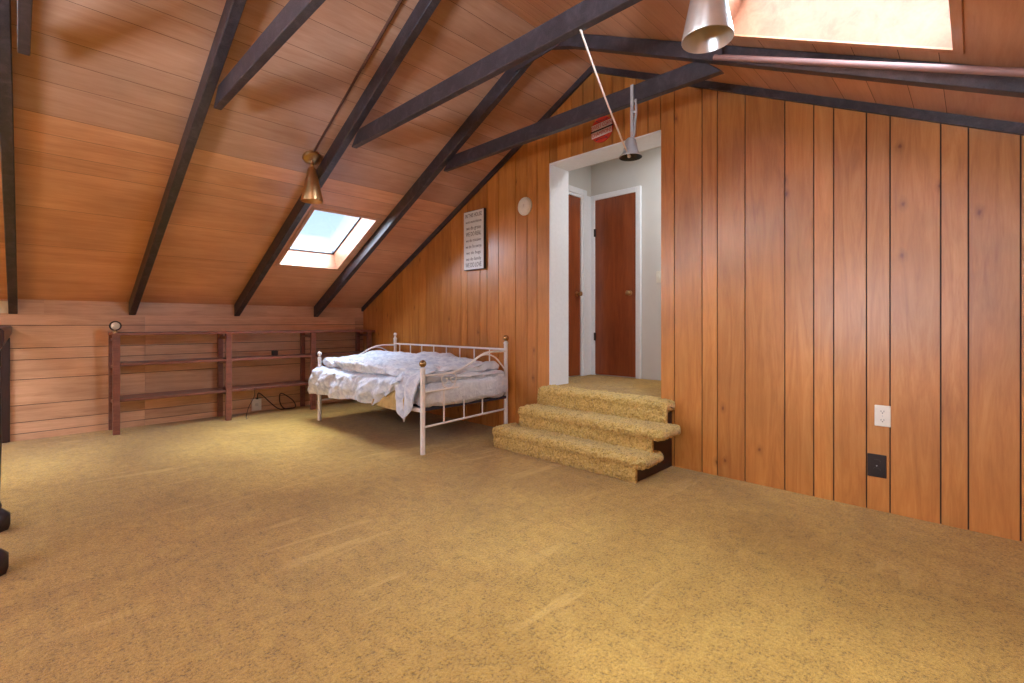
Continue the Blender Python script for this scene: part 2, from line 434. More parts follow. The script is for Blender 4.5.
# dark trim boards where the ceiling meets the gable wall
for nm, ya, yb in (('trim_1', RY, YL), ('trim_2', YR, RY)):
    bm = NB(); h = 0.055
    prism(bm, [(XG - 0.028, ya, ceil_z(ya)), (XG - 0.028, yb, ceil_z(yb)), (XG - 0.028, yb, ceil_z(yb) - h), (XG - 0.028, ya, ceil_z(ya) - h)], (0.027, 0, 0))
    struct(nm, bm, M['beam'])

# doorway lining: white painted jambs and head through the thick wall
XR = 3.80
bm = NB()
box(bm, (XG - 0.004, DY1 - 0.012, LAND - 0.05), (XR, DY1 + 0.0, DZ1)); box(bm, (XG + 0.013, DY0 - 0.012, LAND - 0.05), (XR, DY0 - 0.001, DZ1))
box(bm, (XG - 0.004, DY0, DZ1 - 0.012), (XR, DY1, DZ1))
struct('trim_3', bm, M['white'])

# hall beyond
HX, HY1, HY0, HZ = 4.675, 3.238, 1.0, 2.95
bm = NB(); box(bm, (XG + 0.03, HY0, LAND - 0.1), (HX, HY1, LAND)); struct('floor_hall', bm, M['carpet'])
bm = NB(); box(bm, (HX, HY0 - 0.1, LAND - 0.1), (HX + 0.1, HY1 + 0.1, HZ)); struct('wall_hall_back', bm, M['hallwall'])
bm = NB(); box(bm, (XG + 0.06, HY1, LAND - 0.1), (HX, HY1 + 0.1, HZ)); struct('wall_hall_left', bm, M['hallwall'])
bm = NB(); box(bm, (XR, HY0 - 0.1, LAND - 0.1), (HX, HY0, HZ)); struct('wall_hall_right', bm, M['hallwall'])
bm = NB(); box(bm, (XR - 0.1, HY0 - 0.1, LAND - 0.1), (XR, DY0, HZ)); box(bm, (XR - 0.1, DY1, LAND - 0.1), (XR, HY1, HZ)); box(bm, (XR - 0.1, DY0, DZ1), (XR, DY1, HZ))
struct('wall_hall_front', bm, M['hallwall'])
bm = NB(); box(bm, (XR - 0.1, HY0 - 0.1, HZ), (HX + 0.1, HY1 + 0.1, HZ + 0.08)); struct('ceiling_hall', bm, M['hallwall'])

def knob(bm, p, d):
    d = Vector(d); q = d.to_track_quat('Z', 'Y').to_matrix().to_4x4()
    lathe(bm, [(0, 0), (0.03, 0), (0.03, 0.006), (0.012, 0.01), (0.011, 0.03), (0.024, 0.04), (0.028, 0.052), (0.022, 0.064), (0, 0.068)], 20, Matrix.Translation(p) @ q)
# door_1 in the hall's back wall, hinged left, knob right
D1a, D1b, DTOP = 2.64, 3.165, LAND + 2.02
d1 = empty('door_1', (HX, (D1a + D1b) / 2, LAND)); d1['kind'] = 'structure'
bm = NB(); bm.loops.layers.float_color.new('tint'); tint_faces(bm, box(bm, (HX - 0.022, D1a, LAND + 0.012), (HX - 0.001, D1b, DTOP)), 0.2); obj('door_leaf', bm, M['door'], d1)
bm = NB(); cw = 0.06
for lo, hi in (((D1a - cw, LAND), (D1a, DTOP + cw)), ((D1b, LAND), (D1b + cw, DTOP + cw)), ((D1a, DTOP), (D1b, DTOP + cw))):
    box(bm, (HX - 0.034, lo[0], lo[1]), (HX - 0.001, hi[0], hi[1]), 0.006)
obj('door_casing', bm, M['white'], d1)
bm = NB(); knob(bm, (HX - 0.022, D1a + 0.075, LAND + 0.93), (-1, 0, 0)); obj('door_knob', bm, M['brass'], d1, True)
for z in (LAND + 0.4, LAND + 1.6):
    bm = NB(); box(bm, (HX - 0.036, D1b - 0.012, z), (HX - 0.018, D1b + 0.012, z + 0.09), 0.002); obj('hinge', bm, M['brownplate'], d1)
# door_2 in the hall's left wall
D2a, D2b = 3.86, 4.44
d2 = empty('door_2', ((D2a + D2b) / 2, HY1, LAND)); d2['kind'] = 'structure'
bm = NB(); bm.loops.layers.float_color.new('tint'); tint_faces(bm, box(bm, (D2a, HY1 - 0.012, LAND + 0.012), (D2b, HY1 - 0.001, DTOP)), 0.8); obj('door_leaf', bm, M['door'], d2)
bm = NB()
box(bm, (D2b, HY1 - 0.03, LAND), (D2b + 0.03, HY1 - 0.001, DTOP + 0.03)); box(bm, (D2b + 0.03, HY1 - 0.04, LAND), (D2b + 0.1, HY1 - 0.001, DTOP + 0.1), 0.006)
box(bm, (D2b + 0.1, HY1 - 0.025, LAND), (D2b + 0.2, HY1 - 0.001, DTOP + 0.05), 0.004)
box(bm, (D2a, HY1 - 0.03, DTOP), (D2b, HY1 - 0.001, DTOP + 0.03)); box(bm, (D2a, HY1 - 0.04, DTOP + 0.03), (D2b + 0.03, HY1 - 0.001, DTOP + 0.1), 0.006)
obj('door_casing', bm, M['white'], d2)
bm = NB(); knob(bm, (D2b - 0.06, HY1 - 0.012, LAND + 0.93), (0, -1, 0)); obj('door_knob', bm, M['brass'], d2, True)
# light switch on the hall's back wall
sw = empty('light_switch', (HX, 2.375, 1.59))
bm = NB(); box(bm, (HX - 0.007, 2.34, 1.53), (HX - 0.0005, 2.412, 1.65), 0.003); obj('switch_plate', bm, M['ivory'], sw)
bm = NB(); box(bm, (HX - 0.018, 2.37, 1.58), (HX - 0.006, 2.382, 1.605), 0.003); obj('toggle', bm, M['ivory'], sw)
tag(sw, 'ivory light switch on the pale hall wall right of the closed door', 'light switch')

# ------------------------------------------------------------------ RAFTERS AND COLLAR TIES
RW, RD = 0.06, 0.118 / COSP
FX = [-0.037, 0.843, 1.85, 2.82]
def rafter(x, side, label, skew=0.0):
    ya, yb = (RY, YL) if side > 0 else (YR, RY)
    if side > 0: prof = [(RY, RZ), (YL, ceil_z(YL)), (YL, KNEE + 0.004), (RY, RZ - RD)]
    else: prof = [(YR, ceil_z(YR)), (RY, RZ), (RY, RZ - RD), (RY - 0.3, ceil_z(RY - 0.3) - 0.097), (YR, ceil_z(YR) - 0.097)]
    bm = NB(); prism(bm, [(x - RW / 2, y, z - 0.001) for y, z in prof], (RW, 0, 0))
    bmesh.ops.bevel(bm, geom=[e for e in bm.edges if abs((e.verts[0].co - e.verts[1].co).y) > 1], offset=0.004, segments=1, affect='EDGES')
    for v in bm.verts: v.co.x += skew * (1 - abs(v.co.y - RY) / (YL - RY))    # not laid quite square
    o = base_obj('rafter', bm, M['beam'], (x, (ya + yb) / 2, ceil_z((ya + yb) / 2) - RD))
    return tag(o, label, 'rafter', 'dark stained rafters')
rafter(FX[0], 1, 'dark stained rafter at the far left edge of the photo', -0.03)
rafter(FX[1], 1, 'dark stained rafter on the left slope, coming down above the left end of the shelves', 0.04)
rafter(FX[2], 1, 'dark stained rafter on the left slope with the brass cone lamp hung beside it', 0.03)
rafter(FX[3], 1, 'dark stained rafter on the left slope just right of the sky-filled skylight')
rafter(FX[2], -1, 'dark stained rafter on the right slope, above the upper left of the cone lamp')
rafter(FX[3], -1, 'dark stained rafter on the right slope running along the pinkish pipe')
# plywood gusset under the ridge where the farthest rafters meet
bm = NB(); gx = FX[3] - RW / 2 - 0.013
prism(bm, [(gx, 2.66, 3.13), (gx, 2.58, ceil_z(2.58) - 0.075), (gx, RY, RZ - 0.06), (gx, 2.27, ceil_z(2.27) - 0.06), (gx, 2.2, 3.165)], (0.012, 0, 0))
tag(base_obj('ridge_gusset', bm, M['beam'], (gx, RY, 3.15)), 'dark plate joining the two farthest rafters under the ridge', 'gusset plate')
TZ0, TZ1, TT = 2.567, 2.676, 0.05
def tie(x, label, dz=0.0, dx=0.0):
    TZ0, TZ1 = 2.552 + dz, 2.668 + dz
    xa = x + RW / 2 + 0.001 + dx
    yb = 3.69; yt = yb - 0.12; yb2 = 1.06; yt2 = 1.19
    bm = NB(); prism(bm, [(xa, yb, TZ0), (xa, yb2, TZ0), (xa, yt2, TZ1), (xa, yt, TZ1)], (TT, 0, 0))
    bmesh.ops.bevel(bm, geom=list(bm.edges), offset=0.004, segments=1, affect='EDGES')
    return tag(base_obj('collar_tie', bm, M['beam'], (xa + TT / 2, RY, TZ0)), label, 'collar tie', 'dark horizontal collar ties')
tie(FX[0], 'dark stained collar tie with its cut end showing in the top left corner')
tie(FX[1], 'dark stained collar tie meeting the rafter second from the left', 0, 0.038)
tie(FX[2], 'dark stained collar tie from the brass lamp rafter to the top of the photo', 0, 0.022)
tie(FX[3], 'dark stained collar tie carrying the silver bell in front of the doorway', 0.024)
# pale patch of board behind the leftmost rafter
bm = NB(); box(bm, (-0.35, YL - 0.004, KNEE + 0.01), (-0.03, YL + 0.011, 1.31)); struct('trim_4', bm, M['patch'])

# ------------------------------------------------------------------ PENDANT LAMPS
def lamp(x, y, sgn, metal, label):
    z = ceil_z(y); n = Vector((0, -sgn * SINP, -COSP))
    root = empty('pendant_lamp', (x, y, z))
    q = n.to_track_quat('Z', 'Y').to_matrix().to_4x4()
    bm = NB(); lathe(bm, [(0, 0.001), (0.072, 0.001), (0.074, 0.008), (0.068, 0.024), (0.05, 0.034), (0.02, 0.04), (0, 0.041)], 32, Matrix.Translation((x, y, z)) @ q); obj('canopy', bm, metal, root, True)
    zt = z - 0.10
    c = Vector((x, y, z)) + n * 0.036
    bm = NB(); tube(bm, [c, c + Vector((0, 0, -0.025))], 0.007, 12); lathe(bm, [(0, zt + 0.04), (0.012, zt + 0.036), (0.016, zt + 0.022), (0.010, zt + 0.01), (0.02, zt), (0, zt - 0.01)], 16, Matrix.Translation((c.x, c.y, 0)))
    obj('stem', bm, metal, root, True)
    zb = z - 0.385
    prof = [(0.0, zt), (0.024, zt - 0.001), (0.034, zt - 0.012), (0.090, zb), (0.0885, zb - 0.003), (0.0865, zb), (0.032, zt - 0.02), (0, zt - 0.022)]
    bm = NB(); lathe(bm, prof, 40, Matrix.Translation((c.x, c.y, 0))); obj('shade', bm, metal, root, True)
    bm = NB(); lathe(bm, [(0, zt - 0.02), (0.02, zt - 0.03), (0.02, zt - 0.08), (0, zt - 0.081)], 16, Matrix.Translation((c.x, c.y, 0))); obj('socket', bm, M['ivory'], root, True)
    return tag(root, label, 'pendant lamp', 'metal cone pendant lamps')
lamp(1.742, 4.08, 1, M['brass'], 'small brass cone pendant lamp hanging from the left slope above the skylight')
lamp(1.742, 0.683, -1, M['nickel'], 'large looking satin metal cone lamp hanging at the top beside the right skylight')
# cord cover up the left slope beside the rafter
bm = NB(); y0, y1 = 4.03, RY + 0.02
prism(bm, [(1.732, y0, ceil_z(y0) - 0.001), (1.746, y0, ceil_z(y0) - 0.001), (1.746, y0, ceil_z(y0) - 0.013), (1.732, y0, ceil_z(y0) - 0.013)], (0, y1 - y0, ceil_z(y1) - ceil_z(y0)))
y2 = 3.2; tube(bm, [(1.739, y2, ceil_z(y2) - 0.016), (1.739, y1, ceil_z(y1) - 0.016)], 0.009, 8)
tag(base_obj('cord_cover', bm, M['cordbrown'], (1.739, 3.3, ceil_z(3.3))), 'thin brown cord cover running up the ceiling from the brass lamp', 'cord cover')
# pipe along the right slope
bm = NB(); pts = []
for i in range(9):
    t = i / 8; y = 1.06 - t * 1.75; x = 2.742 - 0.18 * t; pts.append((x, y, ceil_z(y) - 0.094 + 0.018 * t))
tube(bm, pts, 0.0155, 16)
pr = empty('pipe', pts[4]); obj('tube', bm, M['pipe'], pr, True)
for t in (0.02, 0.98):
    y = 1.06 - t * 1.75; x = 2.742 - 0.18 * t; zc = ceil_z(y)
    bm = NB(); box(bm, (x - 0.012, y - 0.012, zc - 0.094 + 0.018 * t), (x + 0.012, y + 0.012, zc + 0.003)); obj('bracket', bm, M['beam'], pr)
tag(pr, 'pinkish pipe fixed under the right slope between the skylight and rafter', 'pipe')

# ------------------------------------------------------------------ BELL AND ITS CORD
bx, by = FX[3] + RW / 2 - 0.009, 1.64
zt = 2.69
bell = empty('bell', (bx, by, 2.2))
bm = NB(); box(bm, (bx - 0.006, by - 0.011, 2.33), (bx + 0.009, by + 0.011, zt), 0.002)
obj('strap', bm, M['silver'], bell)
bm = NB(); tube(bm, spline([(bx, by - 0.028, 2.585), (bx, by - 0.03, 2.5), (bx, by - 0.022, 2.44), (bx, by - 0.016, 2.36), (bx, by - 0.004, 2.335)], 5), 0.008, 8); box(bm, (bx - 0.005, by - 0.034, 2.50), (bx + 0.005, by - 0.008, 2.512)); box(bm, (bx - 0.005, by - 0.03, 2.57), (bx + 0.005, by - 0.008, 2.582))
obj('bracket_arm', bm, M['silver'], bell, True)
zb = 2.205
bm = NB()
BM_ = Matrix.Translation((bx - 0.02, by, 0))
lathe(bm, [(0, zb + 0.125), (0.02, zb + 0.124), (0.034, zb + 0.11), (0.040, zb + 0.085), (0.047, zb + 0.045), (0.059, zb + 0.018), (0.076, zb), (0.0745, zb - 0.004)], 36, BM_)
lathe(bm, [(0.0745, zb - 0.004), (0.071, zb), (0.054, zb + 0.018), (0.043, zb + 0.045), (0.036, zb + 0.085), (0.03, zb + 0.105), (0, zb + 0.11)], 36, BM_, 1)  # inside of the bell coloured dark, standing in for shade
tube(bm, [(bx - 0.01, by, zb + 0.12), (bx - 0.004, by, zb + 0.15)], 0.008, 10)
obj('bell_body', bm, [M['silver'], M['frameblk']], bell, True)
bm = NB(); tube(bm, [(bx - 0.02, by, zb + 0.1), (bx - 0.026, by + 0.005, zb + 0.02)], 0.003, 6)
bmesh.ops.create_icosphere(bm, subdivisions=2, radius=0.012, matrix=Matrix.Translation((bx - 0.028, by + 0.006, zb + 0.004)))
obj('clapper', bm, M['ivory'], bell, True)
tag(bell, 'silver bell on a strap from the collar tie in front of the doorway', 'bell')
bm = NB(); A = Vector((FX[2] + RW / 2 + 0.048, 1.40, 2.553)); B = Vector((bx - 0.03, by + 0.007, zb + 0.004))
tube(bm, [A.lerp(B, i / 10) - Vector((0, 0, 0.02 * math.sin(PI * i / 10))) for i in range(11)], 0.0055, 8)
o = obj('cord', bm, M['rope'], bell, True); o['label'] = 'white cord from the clapper up to the nearer beam'

# ------------------------------------------------------------------ THINGS ON THE GABLE WALL
def text_into(bm, s, size, mat, ext=0.001, fitw=None):
    cu = bpy.data.curves.new('t', 'FONT'); cu.body = s; cu.size = size; cu.extrude = ext; cu.align_x = 'CENTER'; cu.align_y = 'CENTER'; cu.resolution_u = 3
    ob = bpy.data.objects.new('t', cu); COL.objects.link(ob)
    dg = bpy.context.evaluated_depsgraph_get(); me = bpy.data.meshes.new_from_object(ob.evaluated_get(dg))
    w = max(v.co.x for v in me.vertices) - min(v.co.x for v in me.vertices)
    if fitw: me.transform(Matrix.Diagonal((fitw / w, 1, 1, 1)))
    me.transform(mat)
    bm.from_mesh(me); bpy.data.objects.remove(ob); bpy.data.curves.remove(cu); bpy.data.meshes.remove(me)
# text faces -X: local x -> -Y, local y -> +Z, local z -> -X
def tmat(y, z, x=XG, rot=0.0): return Matrix.Translation((x, y, z)) @ Matrix(((0, 0, -1, 0), (-1, 0, 0, 0), (0, 1, 0, 0), (0, 0, 0, 1))) @ Matrix.Rotation(rot, 4, 'Z')
py0, py1, pz0, pz1 = 3.80, 4.135, 1.695, 2.35
pl = empty('wall_plaque', (XG, (py0 + py1) / 2, pz0))
bm = NB(); box(bm, (XG - 0.032, py0, pz0), (XG - 0.0005, py1, pz1), 0.002); obj('frame', bm, M['frameblk'], pl)
bm = NB(); box(bm, (XG - 0.036, py0 + 0.006, pz0 + 0.006), (XG - 0.0315, py1 - 0.006, pz1 - 0.006), 0.001); obj('panel', bm, M['plaquewhite'], pl)
bm = NB(); yc = (py0 + py1) / 2
rows = [('IN THIS HOUSE', 0.062, 0.27), ('we do second chances', 0.040, 0.26), ('we do grace', 0.058, 0.24), ('WE DO REAL', 0.066, 0.25), ('we do mistakes', 0.046, 0.25), ("we do I'm sorrys", 0.05, 0.26), ('we do hugs', 0.05, 0.24), ('we do family', 0.052, 0.25), ('WE DO LOVE', 0.072, 0.26)]
z = pz1 - 0.055
for s, sz, fw in rows:
    bm = NB(); text_into(bm, s, sz, tmat(yc, z, XG - 0.0362), 0.0006, fw); z -= 0.0685
    obj('lettering', bm, M['ink'], pl)
tag(pl, 'white rectangular plaque of printed house rules hung on the panelled wall', 'plaque')

rs = empty('round_sign', (XG, 2.322, 2.783)); cy, cz, R = 2.322, 2.783, 0.112
def disc(bm, r, x0, x1, seg=40):
    prism(bm, [(x0, cy + r * math.cos(2 * PI * k / seg), cz + r * math.sin(2 * PI * k / seg)) for k in range(seg)], (x1 - x0, 0, 0))
bm = NB(); disc(bm, R, XG - 0.008, XG - 0.0005); obj('disc', bm, M['signred'], rs)
for s in (1, -1):   # curved seam lines on the red field
    for k in range(2):
        bm = NB(); tube(bm, [(XG - 0.0085, cy + 0.06 * s * t, cz + (R - 0.012) * s * 0.86 - 0.02 * s * (1 - t * t) * (k + 0.4)) for t in (-1, -0.6, -0.2, 0.2, 0.6, 1)], 0.0022, 5)
        obj('seam_line', bm, M['signnavy'], rs)
rot = math.radians(4)
for zc_ in (0.034, -0.03): bm = NB(); box(bm, (-0.104, -0.026, -0.001), (0.104, 0.026, 0.003), 0.002, 1, mat=tmat(cy, cz + zc_, XG - 0.0085, rot)); obj('banner', bm, M['signwhite'], rs)
bm = NB(); box(bm, (-0.113, -0.006, -0.001), (0.113, 0.006, 0.0035), mat=tmat(cy, cz + 0.002, XG - 0.0085, rot)); obj('stripe', bm, M['signnavy'], rs)
for word, dz in (('SWEET CORN', 0.034), ('CHAMPIONS', -0.03)):
    bm = NB(); text_into(bm, word, 0.046, tmat(cy, cz + dz, XG - 0.012, rot), 0.0006, 0.2); obj('lettering', bm, M['signred'], rs)
tag(rs, 'round red and white sign on the wall above the doorway', 'sign')

sd = empty('smoke_detector', (XG, 3.223, 2.27))
q = Matrix.Translation((XG, 3.223, 2.27)) @ Vector((-1, 0, 0)).to_track_quat('Z', 'Y').to_matrix().to_4x4()
bm = NB(); lathe(bm, [(0, 0), (0.09, 0.0005), (0.092, 0.008), (0.088, 0.02), (0.082, 0.022), (0.080, 0.028), (0.066, 0.038), (0.03, 0.041), (0, 0.041)], 40, q); obj('housing', bm, M['ivory'], sd, True)
bm = NB(); lathe(bm, [(0, 0.040), (0.016, 0.041), (0.015, 0.045), (0, 0.046)], 20, q @ Matrix.Translation((0.0, 0.0, 0))); obj('test_button', bm, M['ivory'], sd, True)
bm = NB(); lathe(bm, [(0, 0.038), (0.006, 0.040), (0.004, 0.043), (0, 0.044)], 10, q @ Matrix.Translation((0.045, -0.01, -0.006))); obj('indicator', bm, M['black'], sd, True)
tag(sd, 'white round smoke detector on the panelled wall left of the doorway', 'smoke detector')

def outlet(x, y0, y1, z0, z1, mat, holes, label, axis='x'):
    root = empty('wall_outlet', (x, (y0 + y1) / 2, z0)); zc = (z0 + z1) / 2; yc = (y0 + y1) / 2
    bm = NB(); box(bm, (x - 0.007, y0, z0), (x - 0.0005, y1, z1), 0.003); obj('cover_plate', bm, mat, root)
    for s in (1, -1):
        bm = NB(); zz = zc + s * 0.025
        prism(bm, [(x - 0.010, yc + 0.017 * math.cos(a), zz + 0.0155 * max(-0.8, min(0.8, math.sin(a)))) for a in [2 * PI * k / 20 for k in range(20)]], (0.004, 0, 0)); rc = obj('receptacle', bm, mat, root)
        bm = NB(); box(bm, (x - 0.0108, yc - 0.008, zz - 0.002), (x - 0.0095, yc - 0.0055, zz + 0.007)); box(bm, (x - 0.0108, yc + 0.0055, zz - 0.002), (x - 0.0095, yc + 0.008, zz + 0.007)); box(bm, (x - 0.0108, yc - 0.0025, zz - 0.010), (x - 0.0095, yc + 0.0025, zz - 0.005)); obj('slot', bm, holes, rc)
    bm = NB(); lathe(bm, [(0, 0), (0.003, 0), (0.003, 0.002), (0, 0.002)], 8, Matrix.Translation((x - 0.0065, yc, zc)) @ Vector((-1, 0, 0)).to_track_quat('Z', 'Y').to_matrix().to_4x4()); obj('screw', bm, M['silver'], root)
    return tag(root, label, 'outlet')
outlet(XG, 0.351, 0.427, 0.499, 0.622, M['ivory'], M['black'], 'white duplex wall outlet, the upper one on the panelled wall at right')
outlet(XG, 0.371, 0.461, 0.197, 0.331, M['brownplate'], M['black'], 'dark brown wall outlet below the white one on the panelled wall')

# ------------------------------------------------------------------ STEPS
def shag(p, n, seed):
    d = noise.noise(p * 38 + Vector((seed, 0, 0))) * 0.009 + noise.noise(p * 100) * 0.010 + noise.noise(p * 8) * 0.007
    return p + n * d
def carpet_step(name, x0, x1, y0, y1, z0, z1, xr, ry0, ry1, parent, seed):
    """carpeted tread, a closed slab with a fat round nose, and the carpeted riser hanging below it"""
    bm = NB(); r = 0.042; prof = []
    n = 22
    for i in range(n): prof.append(((x1 + (x0 + r - x1) * i / n, z1), (0, 1)))
    for i in range(25):
        a = PI / 2 + PI * i / 24; prof.append(((x0 + r + r * math.cos(a), z1 - r + r * math.sin(a)), (math.cos(a), math.sin(a))))
    for i in range(1, n + 1): prof.append(((x0 + r + (x1 - x0 - r) * i / n, z1 - 2 * r), (0, -1)))
    N = 300; rows = []
    for j in range(N + 1):
        t = 0.5 - 0.5 * math.cos(PI * (0.08 + 0.84 * j / N)); t = (t - 0.0157) / (1 - 0.0314)
        y = y0 + (y1 - y0) * t; e = min(y - y0, y1 - y)
        k = 1.0 if e > r else math.sqrt(max(0.0, 1 - (1 - max(0, e) / r) ** 2))
        row = []
        for (x, z), (nx, nz) in prof:
            cz_ = z1 - r; zz = cz_ + (z - cz_) * (0.25 + 0.75 * k); xx = x + (1 - k) * 0.03 * (1 if x < x0 + 2 * r else 0)
            row.append(bm.verts.new(shag(Vector((xx, y, zz)), Vector((nx, 0, nz)), seed)))
        rows.append(row)
    L = len(prof)
    for a, b in zip(rows, rows[1:]):
        for k in range(L - 1): bm.faces.new((a[k], a[k + 1], b[k + 1], b[k]))
    for row in (rows[0], rows[-1]): bm.faces.new(row)
    rows = []
    for j in range(N + 1):
        y = ry0 + (ry1 - ry0) * j / N; row = []
        for k in range(21):
            t = k / 20; z = z1 - r + (z0 - z1 + r) * t
            x = xr - 0.012 * math.sin(PI * t)
            row.append(bm.verts.new(shag(Vector((x, y, z)), Vector((-1, 0, 0)), seed + 3)))
        row += [bm.verts.new((xr + 0.02, y, z0)), bm.verts.new((xr + 0.02, y, z1 - r))]
        rows.append(row)
    for a, b in zip(rows, rows[1:]):
        for k in range(len(a) - 1): bm.faces.new((a[k], a[k + 1], b[k + 1], b[k]))
    for row in (rows[0], rows[-1]): bm.faces.new(row)
    return obj(name, bm, M['shag'], parent, 'all')
st = empty('carpeted_steps', (3.1, 2.3, 0))
carpet_step('step', 2.93, 3.22, 1.605, 3.11, 0.001, 0.182, 2.952, 1.675, 3.085, st, 1)
carpet_step('step', 3.12, 3.41, 1.565, 2.97, 0.15, 0.352, 3.150, 1.655, 2.95, st, 5)
carpet_step('step', 3.365, 3.56, 1.66, 2.94, 0.32, LAND + 0.006, 3.378, 1.66, 2.935, st, 9)
bm = NB(); bm.loops.layers.float_color.new('tint')
tint_faces(bm, prism(bm, [(2.99, 1.685, 0.001), (3.515, 1.685, 0.001), (3.515, 1.685, 0.42), (3.41, 1.685, 0.42), (3.41, 1.685, 0.28), (3.2, 1.685, 0.28), (3.2, 1.685, 0.12), (2.99, 1.685, 0.12)], (0, 0.03, 0)), 0.5)
o = obj('side_panel', bm, M['stringer'], st); o['label'] = 'dark stained side panel under the treads'
bm = NB(); bm.loops.layers.float_color.new('tint')
tint_faces(bm, prism(bm, [(2.99, 2.93, 0.001), (3.515, 2.93, 0.001), (3.515, 2.93, 0.42), (3.41, 2.93, 0.42), (3.41, 2.93, 0.28), (3.2, 2.93, 0.28), (3.2, 2.93, 0.12), (2.99, 2.93, 0.12)], (0, -0.03, 0)), 0.5)
obj('side_panel', bm, M['stringer'], st)
tag(st, 'three shaggy gold carpeted steps leading up to the white doorway', 'steps')

# ------------------------------------------------------------------ SHELF UNIT ALONG THE KNEE WALL
su = empty('shelf_unit', (2.0, 6.28, 0)); YF = 6.085
def wbox(name, lo, hi, mat, parent, bev=0.002):
    bm = NB(); lay = bm.loops.layers.float_color.new('tint'); box(bm, lo, hi, bev, 1); tint_faces(bm, bm.faces, random.random()); return obj(name, bm, mat, parent)
PX = [0.672, 1.662, 2.63, 3.42]
for px in PX:
    wbox('post', (px - 0.028, YF, 0.001), (px + 0.028, YF + 0.045, 0.985), M['shelf'], su)
    wbox('post', (px - 0.025, YL - 0.046, 0.001), (px + 0.025, YL - 0.002, 0.985), M['shelf'], su)
    for z in (0.32, 0.675, 0.985 - 0.03): wbox('cleat', (px - 0.012, YF + 0.044, z - 0.03), (px + 0.012, YL - 0.045, z - 0.001), M['shelf'], su)
wbox('shelf', (PX[0] - 0.03, YF - 0.012, 0.985), (3.50, YL - 0.003, 1.012), M['shelf'], su)
for z in (0.32, 0.675):
    for a, b in zip(PX, PX[1:]): wbox('shelf', (a + 0.0285, YF + 0.012, z), (b - 0.0285, YL - 0.003, z + 0.026), M['shelf'], su)
    wbox('shelf', (PX[-1] + 0.0285, YF + 0.012, z), (3.51, YL - 0.003, z + 0.026), M['shelf'], su)
tag(su, 'low reddish brown open shelf unit along the left knee wall', 'shelf unit')

ck = empty('round_ornament', (0.665, 6.14, 1.013)); cx0, cy0, cz0 = 0.668, 6.13, 1.078
qd = Matrix.Translation((cx0, cy0, cz0)) @ Vector((-0.25, -1, 0.05)).to_track_quat('Z', 'Y').to_matrix().to_4x4() @ Matrix.Scale(0.8, 4)
bm = NB(); lathe(bm, [(0, -0.022), (0.045, -0.02), (0.06, -0.008), (0.062, 0.008), (0.056, 0.016), (0.049, 0.012), (0.047, 0.004), (0, 0.004)], 36, qd); obj('rim', bm, M['brownplate'], ck, True)
bm = NB(); lathe(bm, [(0, 0.006), (0.046, 0.006), (0.04, 0.013), (0.02, 0.018), (0, 0.0195)], 32, qd); obj('face', bm, M['face'], ck, True)
bm = NB(); lathe(bm, [(0, 0), (0.035, 0), (0.034, 0.006), (0.012, 0.012), (0.009, 0.03), (0, 0.03)], 24, Matrix.Translation((cx0, cy0, 1.0125))); obj('stand', bm, M['brassdark'], ck, True)
tag(ck, 'small round ornament with dark rim and pale face atop the shelf end', 'ornament')

db = empty('small_box', (2.23, 6.30, 0.702))
bm = NB(); box(bm, (2.20, 6.27, 0.7015), (2.262, 6.33, 0.762), 0.006, 2); obj('body', bm, M['black'], db)
bm = NB(); box(bm, (2.212, 6.2685, 0.715), (2.25, 6.2705, 0.75), 0.001, 1); obj('front_panel', bm, M['brownplate'], db)
tag(db, 'small black box standing on the middle shelf', 'box')

wb = empty('wall_outlet', (2.063, YL, 0.02))
bm = NB(); box(bm, (2.008, YL - 0.03, 0.018), (2.118, YL - 0.0005, 0.165), 0.006); obj('cover_box', bm, M['ivory'], wb)
bm = NB(); box(bm, (2.045, YL - 0.036, 0.075), (2.081, YL - 0.029, 0.11), 0.003); obj('socket_face', bm, M['face'], wb)
bm = NB(); box(bm, (2.052, YL - 0.05, 0.165 - 0.004), (2.075, YL - 0.015, 0.18), 0.003); obj('plug', bm, M['black'], wb)
tag(wb, 'white outlet box low on the knee wall behind the shelves', 'outlet')
bm = NB()
tube(bm, spline([(2.063, YL - 0.045, 0.182), (2.07, YL - 0.07, 0.24), (2.12, YL - 0.08, 0.2), (2.20, YL - 0.09, 0.11), (2.30, YL - 0.09, 0.02), (2.40, YL - 0.10, 0.010), (2.52, YL - 0.06, 0.010), (2.50, YL - 0.02, 0.1), (2.36, YL - 0.015, 0.2), (2.34, YL - 0.02, 0.1), (2.38, YL - 0.06, 0.010), (2.48, YL - 0.12, 0.009)], 8), 0.006, 8)
tag(base_obj('power_cord', bm, M['black'], (2.3, YL - 0.06, 0.0), True), 'black power cord looping from the white outlet box behind the shelves', 'cord')
bm = NB(); tube(bm, spline([(1.96, 6.12, 0.348), (1.93, 6.085, 0.335), (1.925, 6.078, 0.25), (1.87, 6.10, 0.12), (1.85, 6.12, 0.009), (1.83, 6.02, 0.008)], 8), 0.0035, 6)
tag(base_obj('thin_cord', bm, M['black'], (1.9, 6.09, 0), True), 'thin dark cord trailing from the bottom shelf down to the carpet', 'cord')

